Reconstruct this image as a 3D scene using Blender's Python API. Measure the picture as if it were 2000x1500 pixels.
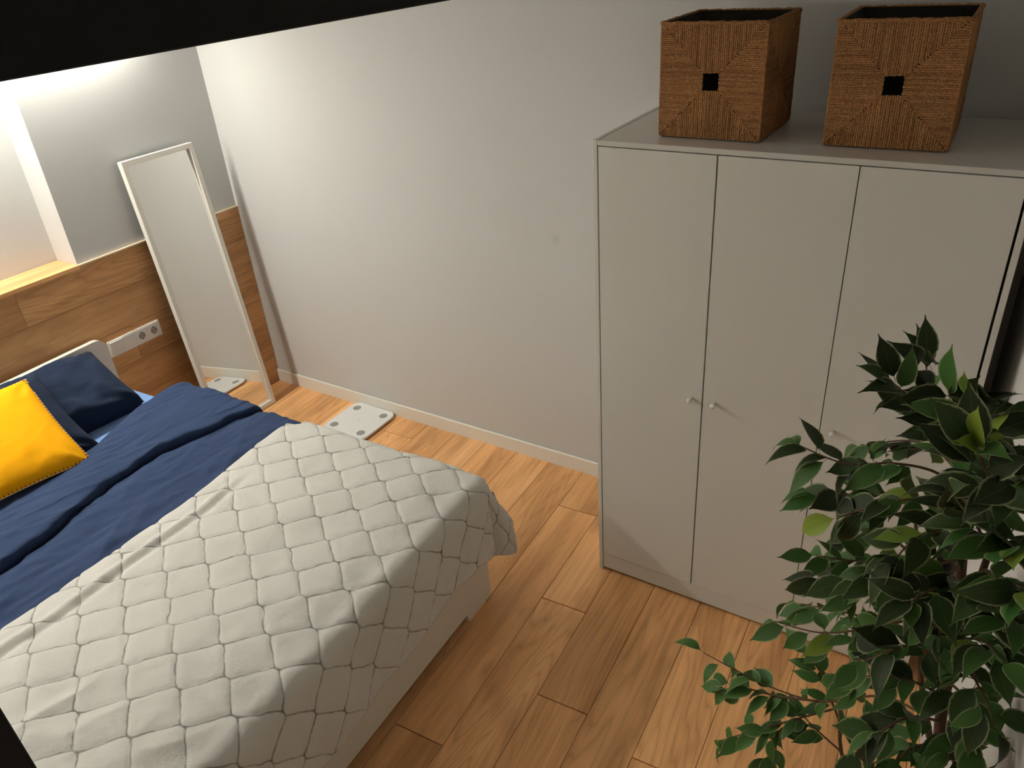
import bpy, math, random
import numpy as np
from mathutils import Matrix, Vector, noise

for o in list(bpy.data.objects):
    bpy.data.objects.remove(o)
SC = bpy.context.scene
COL = SC.collection
PI = math.pi

# ------------------------------------------------------------------ camera
cam_data = bpy.data.cameras.new('camera')
cam_data.sensor_width = 36.0
cam_data.lens = 1523.684 / 2000.0 * 36.0
cam_data.clip_start = 0.01
cam = bpy.data.objects.new('camera', cam_data)
COL.objects.link(cam)
cam.matrix_world = Matrix((
    (0.84589473, -0.21623553, 0.48754927, 3.61827),
    (0.52891401, 0.45775014, -0.71464312, -2.74445),
    (-0.06864452, 0.86238449, 0.50157843, 2.32970),
    (0, 0, 0, 1)))
SC.camera = cam

# ------------------------------------------------------------------ world and exposure
world = bpy.data.worlds.new('world')
SC.world = world
world.use_nodes = True
world.node_tree.nodes['Background'].inputs[0].default_value = (0.02, 0.02, 0.022, 1)
world.node_tree.nodes['Background'].inputs[1].default_value = 0.2
SC.view_settings.view_transform = 'Standard'
SC.view_settings.look = 'None'
SC.view_settings.gamma = 1.0
SC.view_settings.use_curve_mapping = False
SC.view_settings.exposure = -0.08
LED_STRENGTH = 210.0
LED_COLOR = (1.0, 0.96, 0.85)

# ------------------------------------------------------------------ helpers
def link(name, me, parent=None, mat=None):
    o = bpy.data.objects.new(name, me)
    COL.objects.link(o)
    if parent is not None:
        o.parent = parent
    if mat is not None and me is not None and len(me.materials) == 0:
        me.materials.append(mat)
    return o

def mesh(name, verts, faces, smooth=False, uv=None):
    me = bpy.data.meshes.new(name)
    me.from_pydata([tuple(v) for v in verts], [], faces)
    me.update()
    if smooth:
        me.polygons.foreach_set('use_smooth', [True] * len(me.polygons))
    if uv is not None:
        lay = me.uv_layers.new(name='UVMap')
        idx = np.zeros(len(me.loops), dtype=np.int32)
        me.loops.foreach_get('vertex_index', idx)
        lay.data.foreach_set('uv', np.asarray(uv, dtype=np.float32)[idx].ravel())
    return me

def thing(name, label, cat, loc=(0, 0, 0), rz=0.0, group=None):
    o = bpy.data.objects.new(name, None)
    COL.objects.link(o)
    o.location = loc
    o.rotation_euler = (0, 0, rz)
    o.empty_display_size = 0.1
    tag(o, label, cat, group)
    return o

def tag(o, label, cat, group=None):
    o['label'] = label
    o['category'] = cat
    if group:
        o['group'] = group
    return o

def struct(o):
    o['kind'] = 'structure'
    return o

def box_vf(x0, x1, y0, y1, z0, z1, b=0.0):
    """box with chamfered edges (b = chamfer)"""
    if b <= 0:
        v = [(x, y, z) for x in (x0, x1) for y in (y0, y1) for z in (z0, z1)]
        f = [(0, 1, 3, 2), (4, 6, 7, 5), (0, 4, 5, 1), (2, 3, 7, 6), (0, 2, 6, 4), (1, 5, 7, 3)]
        return v, f
    v = []
    ids = {}
    X, Y, Z = (x0, x1), (y0, y1), (z0, z1)
    s = (1, -1)
    for i in (0, 1):
        for j in (0, 1):
            for k in (0, 1):
                c = (X[i], Y[j], Z[k])
                for a in range(3):
                    p = list(c)
                    for q, n in ((0, i), (1, j), (2, k)):
                        if q != a:
                            p[q] += b * s[n]
                    ids[(i, j, k, a)] = len(v)
                    v.append(tuple(p))
    f = []
    for a in range(3):
        p, q = [m for m in range(3) if m != a]
        for side in (0, 1):
            loop = []
            for (m, n) in ((0, 0), (1, 0), (1, 1), (0, 1)):
                key = [0, 0, 0]
                key[a] = side
                key[p] = m
                key[q] = n
                loop.append(ids[(key[0], key[1], key[2], a)])
            flip = (side == 0) if a != 1 else (side == 1)
            f.append(tuple(reversed(loop)) if flip else tuple(loop))
    for a in range(3):
        p, q = [m for m in range(3) if m != a]
        for m in (0, 1):
            for n in (0, 1):
                k0 = [0, 0, 0]
                k1 = [0, 0, 0]
                k0[a], k1[a] = 0, 1
                k0[p] = k1[p] = m
                k0[q] = k1[q] = n
                f.append((ids[(*k0, p)], ids[(*k1, p)], ids[(*k1, q)], ids[(*k0, q)]))
    for i in (0, 1):
        for j in (0, 1):
            for k in (0, 1):
                f.append((ids[(i, j, k, 0)], ids[(i, j, k, 1)], ids[(i, j, k, 2)]))
    return v, f

def fix_normals(me):
    import bmesh
    bm = bmesh.new()
    bm.from_mesh(me)
    bmesh.ops.recalc_face_normals(bm, faces=bm.faces)
    bm.to_mesh(me)
    bm.free()

def join_vf(*parts):
    V, F = [], []
    for v, f in parts:
        n = len(V)
        V += list(v)
        F += [tuple(i + n for i in q) for q in f]
    return V, F

def box(name, x0, x1, y0, y1, z0, z1, mat, parent=None, b=0.0):
    v, f = box_vf(x0, x1, y0, y1, z0, z1, b)
    me = mesh(name, v, f)
    fix_normals(me)
    return link(name, me, parent, mat)

def vf_obj(name, vf, mat, parent=None, smooth=False, uv=None, fix=True):
    me = mesh(name, vf[0], vf[1], smooth, uv)
    if fix:
        fix_normals(me)
    return link(name, me, parent, mat)

def prism_vf(poly, z0, z1):
    n = len(poly)
    v = [(x, y, z0) for x, y in poly] + [(x, y, z1) for x, y in poly]
    f = [tuple(range(n - 1, -1, -1)), tuple(range(n, 2 * n))]
    for i in range(n):
        j = (i + 1) % n
        f.append((i, j, n + j, n + i))
    return v, f

def tube_vf(pts, radii, seg=6, cap=True):
    V, F = [], []
    n = len(pts)
    P = [Vector(p) for p in pts]
    up = Vector((0.13, 0.27, 0.95)).normalized()
    prev = None
    for i in range(n):
        t = (P[min(i + 1, n - 1)] - P[max(i - 1, 0)]).normalized()
        a = t.cross(up) if prev is None else prev - t * prev.dot(t)
        if a.length < 1e-4:
            a = t.cross(Vector((1, 0, 0)))
        a.normalize()
        prev = a
        b = t.cross(a)
        for k in range(seg):
            w = 2 * PI * k / seg
            V.append(tuple(P[i] + (a * math.cos(w) + b * math.sin(w)) * radii[i]))
    for i in range(n - 1):
        for k in range(seg):
            k2 = (k + 1) % seg
            F.append((i * seg + k, i * seg + k2, (i + 1) * seg + k2, (i + 1) * seg + k))
    if cap:
        F.append(tuple(range(seg - 1, -1, -1)))
        F.append(tuple((n - 1) * seg + k for k in range(seg)))
    return V, F

def lathe_vf(prof, seg=24):
    V, F = [], []
    for r, z in prof:
        for k in range(seg):
            a = 2 * PI * k / seg
            V.append((r * math.cos(a), r * math.sin(a), z))
    n = len(prof)
    for i in range(n - 1):
        for k in range(seg):
            k2 = (k + 1) % seg
            F.append((i * seg + k, i * seg + k2, (i + 1) * seg + k2, (i + 1) * seg + k))
    F.append(tuple(range(seg - 1, -1, -1)))
    F.append(tuple((n - 1) * seg + k for k in range(seg)))
    return V, F

def round_rect(x0, x1, y0, y1, r, seg=6, corners=(1, 1, 1, 1)):
    """counter-clockwise outline, corners: (x0y0, x1y0, x1y1, x0y1)"""
    pts = []
    for (cx, cy, a0, on, px, py) in ((x0 + r, y0 + r, PI, corners[0], x0, y0), (x1 - r, y0 + r, 1.5 * PI, corners[1], x1, y0),
                                     (x1 - r, y1 - r, 0, corners[2], x1, y1), (x0 + r, y1 - r, 0.5 * PI, corners[3], x0, y1)):
        if not on:
            pts.append((px, py))
            continue
        for k in range(seg + 1):
            a = a0 + 0.5 * PI * k / seg
            pts.append((cx + r * math.cos(a), cy + r * math.sin(a)))
    return pts

def clip_poly(poly, half):
    """clip polygon by half planes (nx, ny, d): keep nx*x+ny*y <= d"""
    for nx, ny, d in half:
        out = []
        for i in range(len(poly)):
            a, b = poly[i], poly[(i + 1) % len(poly)]
            da, db = nx * a[0] + ny * a[1] - d, nx * b[0] + ny * b[1] - d
            if da <= 0:
                out.append(a)
            if (da < 0 < db) or (db < 0 < da):
                t = da / (da - db)
                out.append((a[0] + t * (b[0] - a[0]), a[1] + t * (b[1] - a[1])))
        poly = out
        if len(poly) < 3:
            return []
    return poly

def inset_poly(poly, d):
    n = len(poly)
    out = []
    for i in range(n):
        p, a, b = Vector(poly[i - 1]), Vector(poly[i]), Vector(poly[(i + 1) % n])
        e1, e2 = (a - p).normalized(), (b - a).normalized()
        n1, n2 = Vector((-e1.y, e1.x)), Vector((-e2.y, e2.x))
        m = n1 + n2
        if m.length < 1e-6:
            m = n1
        m.normalize()
        out.append(tuple(a + m * (d / max(0.3, m.dot(n1)))))
    return out

def plank_vf(poly, th, b=0.0016, drop=0.0013):
    """board: top at z = 0 with eased edges"""
    n = len(poly)
    top = inset_poly(poly, b)
    v = [(x, y, 0) for x, y in top] + [(x, y, -drop) for x, y in poly] + [(x, y, -th) for x, y in poly]
    f = [tuple(range(n))]
    for i in range(n):
        j = (i + 1) % n
        f.append((i, n + i, n + j, j))
        f.append((n + i, 2 * n + i, 2 * n + j, n + j))
    f.append(tuple(range(3 * n - 1, 2 * n - 1, -1)))
    return v, f

# ------------------------------------------------------------------ materials
def new_mat(name):
    m = bpy.data.materials.new(name)
    m.use_nodes = True
    nt = m.node_tree
    nt.nodes.clear()
    out = nt.nodes.new('ShaderNodeOutputMaterial')
    bs = nt.nodes.new('ShaderNodeBsdfPrincipled')
    nt.links.new(bs.outputs[0], out.inputs[0])
    return m, nt, bs

class NT:
    """small node helper"""
    def __init__(self, nt):
        self.nt = nt
    def n(self, kind, **kw):
        x = self.nt.nodes.new(kind)
        for k, v in kw.items():
            setattr(x, k, v)
        return x
    def l(self, a, b):
        self.nt.links.new(a, b)
    def math(self, op, a, b=None, c=None):
        x = self.n('ShaderNodeMath', operation=op)
        for i, q in enumerate((a, b, c)):
            if q is None:
                continue
            if isinstance(q, (int, float)):
                x.inputs[i].default_value = q
            else:
                self.l(q, x.inputs[i])
        return x.outputs[0]
    def mapping(self, vec, scale=(1, 1, 1), loc=(0, 0, 0), rot=(0, 0, 0)):
        x = self.n('ShaderNodeMapping')
        x.inputs['Scale'].default_value = scale
        x.inputs['Location'].default_value = loc
        x.inputs['Rotation'].default_value = rot
        self.l(vec, x.inputs[0])
        return x.outputs[0]
    def noise(self, vec, scale=5, detail=4, rough=0.55, dist=0.0):
        x = self.n('ShaderNodeTexNoise')
        x.inputs['Scale'].default_value = scale
        x.inputs['Detail'].default_value = detail
        x.inputs['Roughness'].default_value = rough
        x.inputs['Distortion'].default_value = dist
        if vec is not None:
            self.l(vec, x.inputs['Vector'])
        return x.outputs[0]
    def ramp(self, fac, stops, interp='LINEAR'):
        x = self.n('ShaderNodeValToRGB')
        x.color_ramp.interpolation = interp
        el = x.color_ramp.elements
        while len(el) < len(stops):
            el.new(0.5)
        for e, (p, c) in zip(el, stops):
            e.position = p
            e.color = (*c, 1) if len(c) == 3 else c
        self.l(fac, x.inputs[0])
        return x.outputs[0]
    def mix(self, fac, a, b, blend='MIX'):
        x = self.n('ShaderNodeMix', data_type='RGBA', blend_type=blend)
        for i, q in ((0, fac), (6, a), (7, b)):
            if isinstance(q, (int, float)):
                x.inputs[i].default_value = q
            elif isinstance(q, tuple):
                x.inputs[i].default_value = (*q, 1) if len(q) == 3 else q
            else:
                self.l(q, x.inputs[i])
        return x.outputs[2]
    def bump(self, h, strength=0.2, dist=0.01):
        x = self.n('ShaderNodeBump')
        x.inputs['Strength'].default_value = strength
        x.inputs['Distance'].default_value = dist
        self.l(h, x.inputs['Height'])
        return x.outputs[0]

def plain(name, col, rough=0.5, bump=0.0, scale=80, spec=0.5, metal=0.0, var=0.04):
    m, nt, bs = new_mat(name)
    q = NT(nt)
    tc = q.n('ShaderNodeTexCoord').outputs['Object']
    nz = q.noise(tc, scale, 3)
    c = q.mix(nz, tuple(x * (1 - var) for x in col), tuple(min(1, x * (1 + var)) for x in col))
    q.l(c, bs.inputs['Base Color'])
    bs.inputs['Roughness'].default_value = rough
    bs.inputs['Metallic'].default_value = metal
    bs.inputs['Specular IOR Level'].default_value = spec
    if bump:
        q.l(q.bump(nz, bump, 0.002), bs.inputs['Normal'])
    return m

def wall_mat(name, col, spot=None):
    m, nt, bs = new_mat(name)
    q = NT(nt)
    tc = q.n('ShaderNodeTexCoord').outputs['Object']
    n1 = q.noise(tc, 1.6, 3)
    n2 = q.noise(tc, 160, 3)
    c = q.mix(n1, tuple(x * 0.975 for x in col), tuple(x * 1.015 for x in col))
    if spot:
        d = q.n('ShaderNodeVectorMath', operation='DISTANCE')
        q.l(tc, d.inputs[0])
        d.inputs[1].default_value = spot
        wob = q.math('MULTIPLY_ADD', q.noise(tc, 40, 2), 0.02, -0.01)
        f = q.ramp(q.math('ADD', d.outputs['Value'], wob), [(0.004, (1, 1, 1)), (0.03, (0, 0, 0))])
        c = q.mix(q.math('MULTIPLY', f, 0.22), c, (0.3, 0.29, 0.27))
    q.l(c, bs.inputs['Base Color'])
    bs.inputs['Roughness'].default_value = 0.75
    bs.inputs['Specular IOR Level'].default_value = 0.25
    q.l(q.bump(n2, 0.08, 0.001), bs.inputs['Normal'])
    return m

def wood_mat(name, tint=(1, 1, 1), rough=0.42):
    """laminate oak, grain along local Y, board width along local X"""
    m, nt, bs = new_mat(name)
    q = NT(nt)
    tc = q.n('ShaderNodeTexCoord').outputs['Object']
    rnd = q.n('ShaderNodeObjectInfo').outputs['Random']
    cb = q.n('ShaderNodeCombineXYZ')
    q.l(q.math('MULTIPLY', rnd, 31.0), cb.inputs[0])
    q.l(q.math('MULTIPLY', rnd, 67.0), cb.inputs[1])
    q.l(q.math('MULTIPLY', rnd, 13.0), cb.inputs[2])
    add = q.n('ShaderNodeVectorMath', operation='ADD')
    q.l(tc, add.inputs[0])
    q.l(cb.outputs[0], add.inputs[1])
    v = add.outputs[0]
    tone = q.noise(q.mapping(v, (7, 1.1, 1)), 1.0, 3, 0.5)
    rings = q.noise(q.mapping(v, (6.5, 0.62, 1)), 1.0, 2.0, 0.4, 0.15)
    ring = q.math('PINGPONG', q.math('MULTIPLY', rings, 22.0), 0.5)
    ring = q.math('MULTIPLY', ring, 2.0)
    fine = q.noise(q.mapping(v, (190, 5, 1)), 1.0, 3, 0.6)
    streak = q.noise(q.mapping(v, (38, 1.3, 1)), 1.0, 3, 0.6)
    def t(c):
        return tuple(a * b for a, b in zip(c, tint))
    base = q.ramp(tone, [(0.25, t((0.31, 0.175, 0.082))), (0.5, t((0.47, 0.285, 0.145))), (0.75, t((0.56, 0.36, 0.195)))])
    hue = q.ramp(rnd, [(0.0, (0.9, 0.86, 0.8)), (0.35, (1.0, 0.985, 0.96)), (0.7, (1.07, 1.04, 1.0)), (1.0, (0.98, 0.93, 0.86))])
    base = q.mix(1.0, base, hue, 'MULTIPLY')
    rl = q.ramp(ring, [(0.0, (0.74, 0.66, 0.57)), (0.28, (0.95, 0.93, 0.9)), (0.7, (1.03, 1.03, 1.03)), (1.0, (1.08, 1.07, 1.05))])
    base = q.mix(q.math('MULTIPLY_ADD', q.math('PINGPONG', q.math('MULTIPLY', rnd, 7.0), 1.0), 0.5, 0.25), base, q.mix(1.0, base, rl, 'MULTIPLY'))
    sl = q.ramp(streak, [(0.3, (0.84, 0.8, 0.75)), (0.6, (1.02, 1.02, 1.02))])
    base = q.mix(0.7, base, q.mix(1.0, base, sl, 'MULTIPLY'))
    fl = q.ramp(fine, [(0.35, (0.86, 0.84, 0.8)), (0.6, (1.03, 1.03, 1.03))])
    base = q.mix(0.55, base, q.mix(1.0, base, fl, 'MULTIPLY'))
    knot = q.noise(q.mapping(v, (9, 3.2, 1)), 1.0, 2, 0.5)
    kf = q.ramp(knot, [(0.6, (0, 0, 0)), (0.76, (1, 1, 1))])
    base = q.mix(q.math('MULTIPLY', kf, 0.55), base, t((0.25, 0.13, 0.06)))
    q.l(base, bs.inputs['Base Color'])
    bs.inputs['Roughness'].default_value = rough
    bs.inputs['Specular IOR Level'].default_value = 0.35
    q.l(q.bump(fine, 0.06, 0.001), bs.inputs['Normal'])
    return m

def cloth_mat(name, col, col2=None, rough=0.9, sheen=0.2, weave=900, bump=0.15, var=0.12):
    m, nt, bs = new_mat(name)
    q = NT(nt)
    tc = q.n('ShaderNodeTexCoord').outputs['Object']
    nz = q.noise(tc, 6, 4)
    c2 = col2 or tuple(x * (1 - var) for x in col)
    q.l(q.mix(nz, c2, tuple(x * (1 + var) for x in col)), bs.inputs['Base Color'])
    bs.inputs['Roughness'].default_value = rough
    bs.inputs['Specular IOR Level'].default_value = 0.2
    bs.inputs['Sheen Weight'].default_value = sheen
    wv = q.noise(tc, weave, 2)
    q.l(q.bump(wv, bump, 0.001), bs.inputs['Normal'])
    return m

M = {}
M['wall'] = wall_mat('wall_paint', (0.74, 0.74, 0.725), None)
M['wall_grey'] = wall_mat('wall_paint_pale_grey', (0.57, 0.58, 0.575), None)
M['wall_mark'] = wall_mat('wall_paint_back', (0.60, 0.605, 0.595), (2.028, 0.0, 1.185))
M['ceiling'] = wall_mat('ceiling_paint', (0.84, 0.84, 0.83))
M['skirting'] = plain('skirting_lacquer', (0.80, 0.78, 0.71), 0.4)
M['floor_wood'] = wood_mat('floor_laminate', (1.85, 1.72, 1.55), 0.4)
M['panel_wood'] = wood_mat('wall_laminate', (1.3, 1.22, 1.12), 0.45)
M['sub'] = plain('floor_joint', (0.08, 0.045, 0.02), 0.9)
M['trim_edge'] = plain('pale_wood_edge', (0.72, 0.55, 0.38), 0.5)
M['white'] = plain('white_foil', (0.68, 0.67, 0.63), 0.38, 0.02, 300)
M['white_top_shaded'] = plain('white_foil_top_shaded', (0.62, 0.605, 0.565), 0.22, 0.02, 300)  # same white foil, colour darkened for the dim light on the wardrobe top
M['bed_white'] = plain('white_bed_foil', (0.72, 0.69, 0.62), 0.4)
M['black'] = plain('black_paint', (0.006, 0.006, 0.006), 0.6, spec=0.2)
M['dark'] = plain('dark_gap', (0.02, 0.017, 0.012), 0.9)
M['plastic'] = plain('white_plastic', (0.78, 0.76, 0.73), 0.3)
M['socket_hole'] = plain('socket_recess', (0.33, 0.31, 0.29), 0.5)
M['pin'] = plain('pin_hole', (0.03, 0.03, 0.03), 0.6)
M['steel'] = plain('brushed_steel', (0.45, 0.44, 0.42), 0.35, metal=1.0)
M['scale_white'] = plain('scale_glass', (0.80, 0.82, 0.82), 0.15)
M['pad'] = plain('scale_pad', (0.30, 0.30, 0.29), 0.45)
M['frame_white'] = plain('mirror_frame_white', (0.78, 0.76, 0.70), 0.4)
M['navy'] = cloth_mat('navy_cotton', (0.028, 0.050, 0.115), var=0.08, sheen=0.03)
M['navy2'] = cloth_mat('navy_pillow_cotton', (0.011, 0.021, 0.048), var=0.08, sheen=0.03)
M['sky'] = cloth_mat('light_blue_cotton', (0.24, 0.42, 0.80), var=0.04)
M['orange'] = cloth_mat('mustard_cotton', (0.92, 0.42, 0.001), var=0.04, sheen=0.0)
M['orange_edge'] = plain('cushion_piping', (0.85, 0.5, 0.2), 0.8)
M['stitch'] = plain('cushion_stitch', (0.12, 0.03, 0.008), 0.9)
M['bark'] = plain('ficus_bark', (0.12, 0.06, 0.03), 0.85, 0.5, 60, var=0.35)
M['pot'] = plain('grey_pot', (0.2, 0.19, 0.18), 0.6)
M['soil'] = plain('potting_soil', (0.03, 0.02, 0.012), 0.95, 0.8, 90, var=0.4)

def mirror_mat():
    m, nt, bs = new_mat('mirror_glass')
    q = NT(nt)
    tc = q.n('ShaderNodeTexCoord').outputs['Object']
    c = q.mix(q.noise(tc, 2, 1), (0.86, 0.855, 0.835), (0.88, 0.875, 0.855))
    q.l(c, bs.inputs['Base Color'])
    bs.inputs['Metallic'].default_value = 1.0
    bs.inputs['Roughness'].default_value = 0.01
    return m
M['mirror'] = mirror_mat()

def led_mat():
    m, nt, bs = new_mat('led_diffuser')
    bs.inputs['Base Color'].default_value = (0.9, 0.9, 0.9, 1)
    bs.inputs['Emission Color'].default_value = (*LED_COLOR, 1)
    bs.inputs['Emission Strength'].default_value = LED_STRENGTH
    return m
M['led'] = led_mat()

def rope_mat():
    m, nt, bs = new_mat('seagrass_rope')
    q = NT(nt)
    tc = q.n('ShaderNodeTexCoord').outputs['Object']
    a = q.noise(tc, 9, 3)
    b = q.noise(tc, 260, 3, 0.7)
    uv = q.n('ShaderNodeUVMap').outputs[0]
    sep = q.n('ShaderNodeSeparateXYZ')
    q.l(uv, sep.inputs[0])
    tw = q.n('ShaderNodeTexWave', wave_type='BANDS', bands_direction='DIAGONAL')
    tw.inputs['Scale'].default_value = 1.0
    tw.inputs['Distortion'].default_value = 2.0
    q.l(uv, tw.inputs['Vector'])
    b = q.math('ADD', q.math('MULTIPLY', b, 0.9), q.math('MULTIPLY', tw.outputs[1], 0.1))
    c = q.ramp(b, [(0.3, (0.18, 0.08, 0.03)), (0.48, (0.38, 0.19, 0.075)), (0.62, (0.56, 0.31, 0.13)), (0.76, (0.8, 0.52, 0.26))])
    cn = q.n('ShaderNodeTexWhiteNoise', noise_dimensions='1D')
    q.l(q.math('FLOOR', sep.outputs[0]), cn.inputs['W'])
    c = q.mix(1.0, c, q.ramp(cn.outputs[0], [(0.0, (0.8, 0.77, 0.74)), (0.5, (1.0, 0.98, 0.96)), (1.0, (1.12, 1.1, 1.05))]), 'MULTIPLY')
    c = q.mix(1.0, c, q.ramp(a, [(0.3, (0.82, 0.79, 0.76)), (0.7, (1.1, 1.08, 1.04))]), 'MULTIPLY')
    q.l(c, bs.inputs['Base Color'])
    bs.inputs['Roughness'].default_value = 0.8
    bs.inputs['Specular IOR Level'].default_value = 0.25
    q.l(q.bump(b, 1.0, 0.003), bs.inputs['Normal'])
    return m
M['rope'] = rope_mat()

# quilted fleece: hexagonal cells, the same lattice as the blanket's relief
LA, LB, LROT = 0.103, 0.083, math.radians(-4.0)
LSQ = 1.10
LO = (1.394, 1.116 + 0.083)
def blanket_mat():
    m, nt, bs = new_mat('quilted_fleece')
    q = NT(nt)
    uv = q.n('ShaderNodeUVMap').outputs[0]
    nz = q.n('ShaderNodeTexNoise')
    nz.inputs['Scale'].default_value = 16
    nz.inputs['Detail'].default_value = 4
    q.l(uv, nz.inputs['Vector'])
    sub = q.n('ShaderNodeVectorMath', operation='SUBTRACT')
    q.l(nz.outputs['Color'], sub.inputs[0])
    sub.inputs[1].default_value = (0.5, 0.5, 0.5)
    mul = q.n('ShaderNodeVectorMath', operation='SCALE')
    q.l(sub.outputs[0], mul.inputs[0])
    mul.inputs['Scale'].default_value = 0.020
    add = q.n('ShaderNodeVectorMath', operation='ADD')
    q.l(uv, add.inputs[0])
    q.l(mul.outputs[0], add.inputs[1])
    sep = q.n('ShaderNodeSeparateXYZ')
    q.l(add.outputs[0], sep.inputs[0])
    x = q.math('SUBTRACT', sep.outputs[0], LO[0])
    y = q.math('SUBTRACT', sep.outputs[1], LO[1])
    c, s = math.cos(-LROT), math.sin(-LROT)
    xr = q.math('SUBTRACT', q.math('MULTIPLY', x, c), q.math('MULTIPLY', y, s))
    yr = q.math('ADD', q.math('MULTIPLY', x, s), q.math('MULTIPLY', y, c))
    yr = q.math('MULTIPLY', yr, LSQ)
    a, b = LA, LB * LSQ
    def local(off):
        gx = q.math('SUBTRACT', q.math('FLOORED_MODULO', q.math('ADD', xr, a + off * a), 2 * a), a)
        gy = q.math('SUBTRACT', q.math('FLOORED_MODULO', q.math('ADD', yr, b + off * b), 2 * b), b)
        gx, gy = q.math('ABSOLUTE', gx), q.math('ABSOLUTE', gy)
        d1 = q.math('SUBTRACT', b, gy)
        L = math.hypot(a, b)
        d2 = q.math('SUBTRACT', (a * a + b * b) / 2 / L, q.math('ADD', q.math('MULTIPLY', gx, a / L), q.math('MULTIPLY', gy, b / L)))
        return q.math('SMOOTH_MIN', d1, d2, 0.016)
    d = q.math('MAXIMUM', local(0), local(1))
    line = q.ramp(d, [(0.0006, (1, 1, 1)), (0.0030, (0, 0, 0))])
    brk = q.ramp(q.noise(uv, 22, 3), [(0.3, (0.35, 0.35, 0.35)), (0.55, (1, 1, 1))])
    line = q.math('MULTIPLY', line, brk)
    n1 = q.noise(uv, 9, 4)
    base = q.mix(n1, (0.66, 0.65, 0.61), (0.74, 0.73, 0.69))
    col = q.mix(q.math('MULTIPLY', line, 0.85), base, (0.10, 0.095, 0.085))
    q.l(col, bs.inputs['Base Color'])
    bs.inputs['Roughness'].default_value = 0.95
    bs.inputs['Specular IOR Level'].default_value = 0.1
    bs.inputs['Sheen Weight'].default_value = 0.35
    bs.inputs['Sheen Roughness'].default_value = 0.6
    f1 = q.noise(uv, 260, 3, 0.65)
    f2 = q.math('MULTIPLY', q.noise(q.mapping(uv, (70, 150, 70), rot=(0, 0, 0.6)), 1.0, 4, 0.6), q.ramp(q.noise(uv, 7, 2), [(0.45, (0.15, 0.15, 0.15)), (0.62, (1, 1, 1))]))
    h = q.math('ADD', q.math('MULTIPLY', f1, 0.6), f2)
    q.l(q.bump(h, 1.0, 0.0045), bs.inputs['Normal'])
    return m
M['blanket'] = blanket_mat()

def leaf_mat():
    m, nt, bs = new_mat('ficus_leaf')
    q = NT(nt)
    uv = q.n('ShaderNodeUVMap').outputs[0]
    sep = q.n('ShaderNodeSeparateXYZ')
    q.l(uv, sep.inputs[0])
    rnd = q.n('ShaderNodeObjectInfo').outputs['Random']
    body = q.ramp(rnd, [(0.0, (0.014, 0.026, 0.006)), (0.45, (0.024, 0.045, 0.010)), (0.72, (0.030, 0.072, 0.012)),
                        (0.84, (0.06, 0.15, 0.03)), (0.93, (0.05, 0.16, 0.03)), (0.95, (0.20, 0.30, 0.035)), (1.0, (0.24, 0.33, 0.04))], 'LINEAR')
    ax = q.math('ABSOLUTE', sep.outputs[0])
    vein = q.ramp(ax, [(0.0, (1, 1, 1)), (0.05, (0, 0, 0))])
    nz = q.noise(uv, 7, 3)
    edge = q.ramp(q.math('ADD', ax, q.math('MULTIPLY_ADD', nz, 0.22, -0.11)), [(0.82, (0, 0, 0)), (0.94, (1, 1, 1))])
    c = q.mix(q.math('MULTIPLY', vein, 0.4), body, (0.10, 0.14, 0.05))
    c = q.mix(q.math('MULTIPLY', edge, 0.75), c, (0.34, 0.37, 0.19))
    q.l(c, bs.inputs['Base Color'])
    bs.inputs['Roughness'].default_value = 0.55
    bs.inputs['Specular IOR Level'].default_value = 0.25
    bs.inputs['Transmission Weight'].default_value = 0.0
    return m
M['leaf'] = leaf_mat()

# ================================================================== the room
CEIL = 2.75
FRONT = -3.45
NICHE_Y0, NICHE_Y1, NICHE_X, NICHE_TOP = -2.40, -0.952, -0.178, 2.45
PANEL_TOP = 1.117
def right_x(y):
    return 3.735 - 0.06 * (y + 0.5)

fl = box('floor', -0.3, 4.2, FRONT - 0.15, 0.15, -0.12, -0.0085, M['sub'])
struct(fl)
PL_ANG = math.radians(3.15)          # boards run slightly off the back wall's square
PW = 0.1935
random.seed(5)
ca, sa = math.cos(PL_ANG), math.sin(PL_ANG)
def to_world(px, py, ox, oy):
    return (ox + px * ca - py * sa, oy + px * sa + py * ca)
room_half = [(-1, 0, 0.0), (0, 1, -0.0005), (0, -1, -FRONT), (1, 0.06, 3.735 - 0.03)]
JOINTS = {11: -0.28, 12: -0.82, 13: -1.225, 14: -0.35, 15: -1.285, 10: -0.95, 9: -0.55, 8: -1.1, 7: -0.3, 6: -0.75, 5: -0.16, 4: -0.5, 3: -0.9}
for row in range(-1, 21):
    x_at0 = 2.133 + (row - 11) * PW
    joint = JOINTS.get(row, -random.uniform(0.1, 1.2))
    j = joint + 1.285
    while j > FRONT - 1.3:
        y_top, y_bot = j, j - 1.285
        L = 1.285
        cy = (y_top + y_bot) / 2
        ox = x_at0 + PW / 2 - cy * math.tan(PL_ANG)
        g = 0.0009
        rect = [(-PW / 2 + g, -L / 2 + g), (PW / 2 - g, -L / 2 + g), (PW / 2 - g, L / 2 - g), (-PW / 2 + g, L / 2 - g)]
        half = []
        for nx, ny, d in room_half:
            lx, ly = nx * ca + ny * sa, -nx * sa + ny * ca
            half.append((lx, ly, d - nx * ox - ny * cy))
        poly = clip_poly(rect, half)
        j -= 1.285
        if len(poly) < 3:
            continue
        area = abs(sum(poly[i][0] * poly[(i + 1) % len(poly)][1] - poly[(i + 1) % len(poly)][0] * poly[i][1] for i in range(len(poly)))) / 2
        if area < 0.002:
            continue
        o = vf_obj('plank', plank_vf(poly, 0.008), M['floor_wood'], fl)
        o.location = (ox, cy, 0)
        o.rotation_euler = (0, 0, PL_ANG)

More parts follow.
